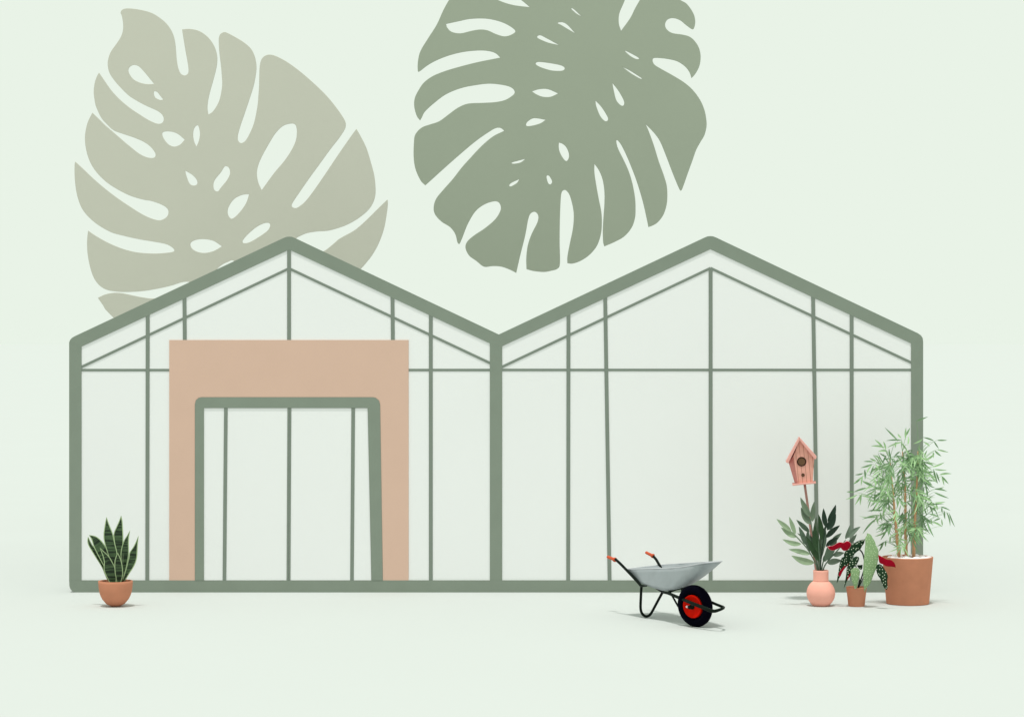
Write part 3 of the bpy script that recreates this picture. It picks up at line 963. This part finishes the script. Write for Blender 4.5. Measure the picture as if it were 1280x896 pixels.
sprigs = [
    ('pale sage branch with narrow leaves leaning out to the left of the pink vase', 'pale', .0,
     [(1022.5, 724), (1021.5, 711), (1017.5, 700), (1008.7, 685), (997.5, 672.5), (993.9, 668.5)],
     [((989.2, 663.8), (970.5, 648.2), 6.2), ((994.3, 667.6), (986.4, 645.4), 5.6), ((995.6, 671.4), (976.2, 659.0), 7.2), ((1001.8, 680.0), (977.8, 673.6), 6.2),
      ((1013, 692.5), (985.5, 686.2), 6.6), ((1018.2, 703.4), (989, 694), 8.6)]),
    ('light green branch with upright leaves crossing the birdhouse pole', 'mid', .05,
     [(1024, 724), (1023, 711), (1018, 694), (1012, 676), (1010, 664)],
     [((1011.8, 664.6), (995.4, 649.3), 6.2), ((1007.5, 681), (998.5, 657.6), 6.8), ((1012, 690), (1010, 660), 6.6), ((1019, 698), (1012.5, 667), 6.4), ((1008, 671.5), (996.5, 666), 2.6)]),
    ('tall grey-olive branch rising in front of the birdhouse pole', 'olive', .02,
     [(1025, 724), (1025, 711), (1020.5, 690), (1016, 668), (1013.2, 647)],
     [((1012.8, 646.4), (1000.4, 621.2), 7.4), ((1013.4, 655.4), (1001.2, 633.6), 8.4), ((1015.4, 651.9), (1017.8, 626.4), 6.4), ((1022, 688), (1020.5, 645), 8.0), ((1024.5, 700), (1027, 658), 7.4)]),
    ('deep green branch with broad curved leaves low in the middle of the vase', 'forest', -.05,
     [(1025.5, 724), (1025.4, 711), (1024.5, 698), (1023.5, 684), (1023.5, 672)],
     [((1024.5, 692), (1018.7, 655.4), 8.4), ((1024.8, 702), (1008, 670), 8.2), ((1027.6, 675), (1023.2, 642.2), 6.8)]),
    ('dark green upright branch with pointed leaves, tallest right of the middle of the vase', 'dark', -.07,
     [(1025.6, 724), (1025.6, 711), (1026.3, 699), (1029.2, 675.6), (1031.8, 661), (1033.8, 652)],
     [((1032.8, 659), (1029.4, 634.8), 6.4), ((1034.9, 652.8), (1044.8, 630.4), 7.4), ((1034.0, 662.4), (1045.0, 642.0), 8.6), ((1032.6, 671.8), (1050, 656.2), 7.2), ((1032.2, 683), (1048.5, 671.4), 5.6)]),
    ('muted green branch with wide leaves just right of the dark branch', 'mid', -.02,
     [(1027.2, 724), (1027.2, 711), (1029.5, 700), (1033, 688), (1037, 677)],
     [((1031.0, 701), (1046.4, 672.5), 9.4), ((1028.2, 688), (1031.3, 657), 7.4), ((1028.6, 702), (1042, 687), 7.2), ((1038, 681), (1052.2, 665.8), 6.4)]),
    ('grey-green branch with wide gaps between leaves arching right over the begonia', 'grey', -.01,
     [(1028.4, 724), (1029.2, 711), (1034, 702), (1041, 694), (1050, 684), (1057, 674.5)],
     [((1056.8, 673.6), (1062.6, 655.6), 5.4), ((1060.0, 671.8), (1075.8, 657.8), 6.4), ((1060, 680), (1071, 667.2), 5.2), ((1041.5, 694.2), (1055.5, 690.6), 6.2), ((1034.2, 703.6), (1052.5, 700.2), 7.8)]),
]
for label, colr, off, stem, leaves in sprigs:
    br = thing('leafy_branch', label, 'branch', mouth + Vector((0, off * .6, 0)), 'cut branches in the vase')
    ys = [p[1] for p in stem]

    def dd(y):
        u = min(1, max(0, (713 - y) / 60))
        return dV + off * (.5 + 1.2 * u)
    obj('stem', tube([V(x, y, dd(y)) for x, y in stem], [.0085] * 2 + [.0075] * (len(stem) - 3) + [.005], seg=8), M['g_' + ('dark' if colr == 'dark' else 'olive' if colr in ('pale', 'olive') else 'mid')], br, smooth=True)
    for k, (b, t, w) in enumerate(leaves):
        bm = bmesh.new()
        tipd = dd(b[1]) + random.uniform(-.05, .04)
        blade(bm, V(b[0], b[1], dd(b[1]) - .004), V(t[0], t[1], tipd), w * dV / FPX, Vector((random.uniform(-.25, .25), -1, random.uniform(-.1, .3))),
              bend=random.uniform(-.07, .07), fold=.14, n=9, peak=.40)
        obj('leaf', bm, M['g_' + colr], br, smooth=False, solid=.0016)

# ------------------------------------------------------------------ begonia
dG = 28.42
cG = V(1070.6, 756.6, dG)
cG.z = 0
bg = thing('potted_begonia', 'spotted begonia with crimson leaf undersides in a small terracotta pot', 'potted plant', cG)
obj('pot', lathe([(0, 0), (.09, 0), (.096, .004), (.1195, .215), (.1215, .226), (.119, .229), (.110, .229), (.108, .222), (.106, .19), (.0, .185)], cG), M['terracotta'], bg, smooth=True)
obj('soil', lathe([(0, .203), (.107, .198)], cG), M['soil'], bg, smooth=True)
VV = lambda p: zoomed(990, 660, 12.8, p)
V2 = lambda p: zoomed(990, 700, 12.8, p)
MM = lambda p: zoomed(1030, 660, 12.8, p)
PP = lambda p: zoomed(1080, 690, 11.2, p)
NN = lambda p: zoomed(1020, 650, 7.467, p)


def flat_leaf(pts, d, mat, tx=0.0, ty=0.0, dome=.02, parent=bg, label=None, edge=None):
    """a leaf of free outline, domed and tilted: tx, ty are metres of depth per picture pixel"""
    q = smooth_closed(pts, 3)
    cx = sum(p.x for p in q) / len(q)
    cy = sum(p.y for p in q) / len(q)
    rad = max((Vector((cx, cy)) - p).length for p in q)
    bm = bmesh.new()
    es = []
    vs = [bm.verts.new((p.x, 0, p.y)) for p in q]
    for i in range(len(vs)):
        es.append(bm.edges.new((vs[i], vs[(i + 1) % len(vs)])))
    bmesh.ops.triangle_fill(bm, use_beauty=True, edges=es)
    x0, x1 = min(p.x for p in q), max(p.x for p in q)
    y0, y1 = min(p.y for p in q), max(p.y for p in q)
    for k in range(1, 7):
        bmesh.ops.bisect_plane(bm, geom=bm.verts[:] + bm.edges[:] + bm.faces[:], plane_co=(x0 + (x1 - x0) * k / 7, 0, 0), plane_no=(1, 0, 0), dist=1e-4)
        bmesh.ops.bisect_plane(bm, geom=bm.verts[:] + bm.edges[:] + bm.faces[:], plane_co=(0, 0, y0 + (y1 - y0) * k / 7), plane_no=(0, 0, 1), dist=1e-4)
    for v in bm.verts:
        x, y = v.co.x, v.co.z
        rr = min(1, (Vector((x, y)) - Vector((cx, cy))).length / rad)
        v.co = V(x, y, d + tx * (x - cx) + ty * (y - cy) - dome * (1 - rr * rr))
    o = obj('leaf', bm, mat, parent, smooth=True, solid=.003)
    if label:
        o['label'] = label
    if edge:
        w = [V(p.x, p.y, d + tx * (p.x - cx) + ty * (p.y - cy) - .002) for p in q]
        obj('leaf_margin', tube(w + w[:1], .0032, seg=6, smooth=0, caps=False), edge, o, smooth=True)
    return o


# stems first
for pts, r in (([(1071.5, 737), (1074.5, 728), (1077.8, 719), (1081, 706), (1078.5, 692), (1074, 686)], .0085), ([(1072.5, 733), (1074.2, 724), (1071, 712), (1069, 703)], .006),
               ([(1072.0, 737), (1079, 722), (1088, 703), (1098, 694)], .006)):
    obj('stem', tube([V(x, y, dG - .01) for x, y in pts], r, seg=8), M['beg_stem'], bg, smooth=True)
flat_leaf(VV([(1035, 590, 1), (1130, 582, 1), (1125, 640), (1105, 665, 1), (1065, 640)]), dG + .0, M['beg_dark'], dome=.005)
flat_leaf(VV([(1170, 172, 1), (1110, 185), (1050, 205), (990, 240), (945, 265), (905, 325), (850, 370), (830, 420), (832, 450), (800, 470), (785, 500), (760, 580), (745, 680), (725, 790), (718, 880, 1),
              (752, 810), (800, 700), (850, 625), (905, 560), (950, 500), (1000, 415), (1040, 375), (1090, 340), (1125, 280), (1150, 245)]), dG - .06, M['beg_dark'], ty=-.001, dome=.025)
flat_leaf(VV([(742, 745, 1), (762, 690), (830, 612), (890, 525), (925, 498, 1), (925, 560), (862, 622), (812, 690), (772, 772)]), dG - .092, M['beg_red'], ty=-.001, dome=.004, label='crimson underside showing along the fold')
flat_leaf(VV([(930, 530), (990, 465), (1045, 448), (1075, 480), (1055, 545), (1015, 605), (985, 622), (965, 690), (915, 755), (880, 840), (855, 905), (828, 965, 1), (845, 870), (868, 730), (875, 640), (900, 580)]),
          dG - .085, M['beg_dark'], ty=-.001, dome=.02)
flat_leaf(VV([(958, 690, 1), (945, 745), (905, 800), (882, 840, 1), (888, 790), (920, 735)]), dG - .115, M['beg_red'], dome=.003, label='crimson underside showing along the fold')
flat_leaf(VV([(565, 292, 1), (640, 285), (690, 262), (730, 235), (770, 225), (830, 232), (880, 206), (930, 230), (942, 270), (905, 330), (850, 357), (810, 345), (775, 308), (720, 330), (660, 352), (600, 335)]),
          dG - .12, M['beg_red'], dome=.015, label='crimson leaf turned underside up', edge=M['beg_edge'])
flat_leaf(MM([(868, 424, 1), (920, 450), (1000, 495), (1080, 510), (1130, 560), (1148, 625, 1), (1080, 612), (1000, 606), (940, 575), (885, 545)]), dG - .34, M['beg_red'], tx=-.002, dome=.012, label='crimson leaf turned underside up')
flat_leaf(PP([(200, 165), (250, 180), (290, 240), (332, 320), (325, 400), (331, 480), (318, 527, 1), (280, 492), (240, 405), (225, 365), (193, 320), (165, 215)]), dG - .33, M['beg_dark'], ty=-.001, dome=.015)
big = MM([(690, 80), (745, 100), (775, 150), (812, 210), (832, 270), (868, 340), (872, 420), (862, 520), (842, 620), (802, 720), (772, 800), (740, 880)]) + NN([(465, 640), (456, 678, 1), (448, 640), (440, 580)]) \
    + MM([(630, 850), (625, 720), (630, 600), (640, 480), (652, 340), (662, 240), (658, 160), (685, 115)])
flat_leaf(big, dG - .17, M['beg_light'], ty=-.0006, dome=.035, label='large pale green spotted leaf facing the viewer')
flat_leaf(V2([(940, 150, 1), (1000, 118), (1060, 130), (1087, 180), (1072, 280), (1052, 360), (1035, 440), (1002, 457, 1), (985, 400), (960, 330), (942, 240)]), dG - .14, M['beg_light'], dome=.015,
          label='small pale green spotted leaf')

# ------------------------------------------------------------------ bamboo
dM = 28.69
cM = V(1134.6, 754.3, dM)
cM.z = 0
bb = thing('potted_bamboo', 'tall bamboo with feathery leaves in a large tapered terracotta planter', 'potted plant', cM)
obj('pot', lathe([(0, 0), (.236, 0), (.249, .004), (.254, .014), (.3, .545), (.302, .556), (.300, .561), (.287, .561), (.284, .555), (.281, .50), (0, .48)], cM, seg=64), M['terracotta'], bb, smooth=True)
obj('soil', lathe([(0, .530), (.2, .528), (.2815, .523)], cM), M['soil'], bb, smooth=True)
rnd = random.Random(5)
for k in range(44):
    if k < 15:
        a = R(200 + 140 * k / 14)
        rr = .235
    else:
        a = rnd.uniform(0, 2 * math.pi)
        rr = .25 * math.sqrt(rnd.random())
    bm = bmesh.new()
    bmesh.ops.create_icosphere(bm, subdivisions=2, radius=1)
    sx, sy, sz = rnd.uniform(.03, .048), rnd.uniform(.028, .04), rnd.uniform(.022, .03)
    c = cM + Vector((rr * math.cos(a), rr * math.sin(a), .548))
    for v in bm.verts:
        v.co = Vector((v.co.x * sx * (1 + .12 * math.sin(5 * v.co.y + k)), v.co.y * sy, v.co.z * sz)) + c
    obj('pebble', bm, M['pebble'], bb, smooth=True)

canes = [([(1124.4, 700), (1122.5, 684), (1120.5, 664), (1118.5, 643), (1116, 612), (1113.5, 590), (1112, 574)], -.04),
         ([(1133.2, 700), (1132.6, 684), (1132.0, 664), (1131.8, 640), (1131.4, 608), (1129.6, 583), (1128, 564)], .03),
         ([(1142.0, 700), (1142.4, 684), (1143, 664), (1144.2, 640), (1146, 608), (1147, 584), (1147.5, 564)], -.01)]
cane_pts = []
for ci, (pts, off) in enumerate(canes):
    P = [V(x, y, dM + off) for x, y in pts]
    Q = smooth_open(P, 6)
    rad = []
    for i in range(len(Q)):
        u = i / (len(Q) - 1)
        r = .0195 * (1 - .12 * u) if u < .3 else .0188 * (1 - .95 * (u - .3))
        if i % 5 == 3:
            r *= 1.12
        rad.append(r)
    cane = obj('cane', tube(Q, rad, seg=10, smooth=0), M['cane'], bb, smooth=True)
    cane_pts.append((Q, cane))


OUTER = []
for ox, oy, lst in (
        (1055, 510, [(455, 215, 590, 350), (340, 350, 430, 440), (300, 425, 440, 440), (440, 370, 465, 455), (470, 365, 630, 360), (480, 445, 640, 385),
                     (600, 285, 635, 330), (695, 215, 690, 330), (740, 220, 700, 300), (720, 310, 715, 400), (380, 485, 475, 480), (335, 525, 400, 565),
                     (285, 560, 355, 590), (215, 597, 320, 600), (185, 668, 310, 630), (395, 500, 470, 545), (475, 520, 440, 600), (505, 450, 525, 560),
                     (120, 745, 205, 730), (110, 840, 205, 770), (190, 870, 205, 770), (235, 800, 230, 700), (250, 740, 305, 650), (285, 760, 325, 660),
                     (325, 730, 390, 680), (350, 620, 385, 670), (205, 820, 320, 870), (335, 800, 400, 730), (365, 870, 340, 810), (390, 890, 390, 810),
                     (570, 450, 575, 385), (640, 380, 700, 460), (560, 540, 620, 490), (650, 610, 590, 530), (740, 540, 700, 470), (700, 600, 740, 530)]),
        (1055, 600, [(25, 130, 110, 130), (15, 215, 140, 165), (110, 130, 240, 90), (120, 280, 190, 165), (180, 285, 195, 170), (105, 45, 170, 0),
                     (205, 10, 310, 60), (225, 185, 330, 130), (240, 90, 330, 70), (320, 205, 430, 130), (290, 300, 390, 190), (300, 360, 385, 240),
                     (260, 345, 420, 340), (385, 500, 365, 400), (200, 437, 345, 410), (205, 605, 340, 450), (340, 630, 470, 570), (380, 550, 510, 520),
                     (410, 670, 470, 580), (390, 800, 440, 700), (370, 740, 450, 690), (465, 745, 470, 680), (430, 470, 410, 370), (455, 430, 445, 340),
                     (515, 710, 520, 640), (520, 690, 620, 690), (400, 500, 540, 510), (310, 210, 400, 150), (340, 100, 480, 105), (480, 440, 560, 450)]),
        (1110, 510, [(450, 95, 330, 140), (385, 325, 500, 360), (665, 360, 560, 360), (680, 495, 560, 465), (600, 540, 530, 480), (510, 560, 510, 500),
                     (570, 455, 520, 380), (390, 375, 460, 420), (415, 588, 510, 520), (635, 605, 510, 655), (665, 695, 530, 685), (715, 735, 590, 745),
                     (395, 605, 500, 640), (680, 850, 610, 770), (630, 870, 605, 770), (560, 850, 515, 700), (580, 830, 545, 730), (395, 725, 500, 715),
                     (395, 765, 500, 760), (550, 840, 480, 760), (490, 880, 410, 800), (440, 470, 410, 540), (280, 400, 380, 350), (300, 620, 390, 570)]),
        (1110, 600, [(665, 125, 530, 100), (685, 203, 530, 140), (630, 75, 540, 100), (645, 240, 530, 250), (750, 525, 690, 380), (697, 518, 660, 370),
                     (640, 440, 630, 350), (610, 370, 605, 310), (700, 340, 600, 300), (555, 340, 540, 270), (470, 350, 540, 300), (580, 420, 470, 380),
                     (515, 638, 440, 470), (612, 522, 510, 470), (600, 430, 610, 500), (505, 460, 580, 430), (450, 555, 390, 545), (490, 500, 480, 440),
                     (400, 200, 480, 220), (500, 60, 430, 0), (450, 280, 490, 240), (405, 300, 430, 380), (430, 90, 440, 170), (360, 520, 420, 420)])):
    for t0, t1, b0, b1 in lst:
        OUTER.append((ox + t0 / 8.96, oy + t1 / 8.96, ox + b0 / 8.96, oy + b1 / 8.96))


def bamboo_foliage(ci, n, seed):
    Q, cane = cane_pts[ci]
    rg = random.Random(seed)
    bm = bmesh.new()
    k = 0
    while k < n:
        u = rg.uniform(.20, 1.0)
        base = Q[min(len(Q) - 1, int(u * (len(Q) - 1)))]
        az = rg.uniform(R(170), R(370)) if rg.random() < .7 else rg.uniform(0, 2 * math.pi)
        reach = rg.uniform(.08, .42) * (1.0 - .30 * abs(u - .55) * 2)
        lift = rg.uniform(.0, .30) * (.45 + .75 * u) - .03
        droop = rg.uniform(.08, .26)
        hd = Vector((math.cos(az), math.sin(az) * .8, 0))
        tw = []
        for j in range(7):
            t = j / 6
            tw.append(base + hd * (reach * t) + Vector((0, 0, lift * t - droop * t * t)))
        # keep inside the outline the plant has
        e = tw[-1]
        ex = VX + e.x / (e.y + D0) * FPX
        ey = VY + (CAM_H - e.z) / (e.y + D0) * FPX
        if ((ex - 1124) / 44) ** 2 + ((ey - 618) / 66) ** 2 > 1.0:
            if True:
                continue
        k += 1
        mi = 1 if rg.random() < .4 else 0
        n0 = len(bm.faces)
        tube(tw, [.0034 - .0003 * j for j in range(7)], bm, seg=5, smooth=0)
        bm.faces.ensure_lookup_table()
        for f in bm.faces[n0:]:
            f.material_index = mi
        for j in range(rg.randint(4, 6)):
            t = .35 + .65 * (j + 1) / 6
            i0 = min(5, int(t * 6))
            p = tw[i0].lerp(tw[i0 + 1], t * 6 - i0)
            td = (tw[i0 + 1] - tw[i0]).normalized()
            side = td.cross(Vector((0, -1, 0)))
            if side.length < .1:
                side = Vector((1, 0, 0))
            side.normalize()
            sg = 1 if j % 2 else -1
            dirn = (td * rg.uniform(.6, 1.0) + side * sg * rg.uniform(.25, .75) + Vector((0, rg.uniform(-.3, .3), -rg.uniform(.05, .5)))).normalized()
            ln = rg.uniform(.10, .20)
            blade(bm, p, p + dirn * ln, rg.uniform(.012, .0185), Vector((rg.uniform(-.4, .4), -1, rg.uniform(-.2, .5))), bend=rg.uniform(-.1, .1), fold=.2, n=5, peak=.38, mi=mi)
    # the long leaves of the outer twigs, tip first, each on a thin twig that springs from the cane
    for (tx, ty, bx, by) in OUTER:
        if (0 if bx < 1122 else 2 if bx > 1139 else 1) != ci:
            continue
        dd_ = dM + rg.uniform(-.22, .12)
        b3 = V(bx, by, dd_)
        t3 = V(tx, ty, dd_ + rg.uniform(-.05, .05))
        mi = 1 if rg.random() < .45 else 0
        ext = (b3 - t3) * .12
        blade(bm, b3 + ext, t3, rg.uniform(.017, .0235), Vector((rg.uniform(-.2, .2), -1, rg.uniform(-.1, .3))), bend=rg.uniform(-.06, .06), fold=.15, n=7, peak=.42, mi=mi)
        want = b3.z - .1 - .35 * abs(b3.x - Q[len(Q) // 2].x)
        a3 = min(Q[6:], key=lambda q: abs(q.z - want))
        md_ = a3.lerp(b3, .55) + Vector((0, 0, .10 * (b3 - a3).length))
        n0 = len(bm.faces)
        tube([a3, md_, b3 + ext], [.0030, .0022, .0016], bm, seg=5, smooth=4)
        bm.faces.ensure_lookup_table()
        for f in bm.faces[n0:]:
            f.material_index = mi
    obj('foliage', bm, [M['bamboo'], M['bamboo_dark']], bb)


bamboo_foliage(0, 40, 3)
bamboo_foliage(1, 34, 8)
bamboo_foliage(2, 36, 14)
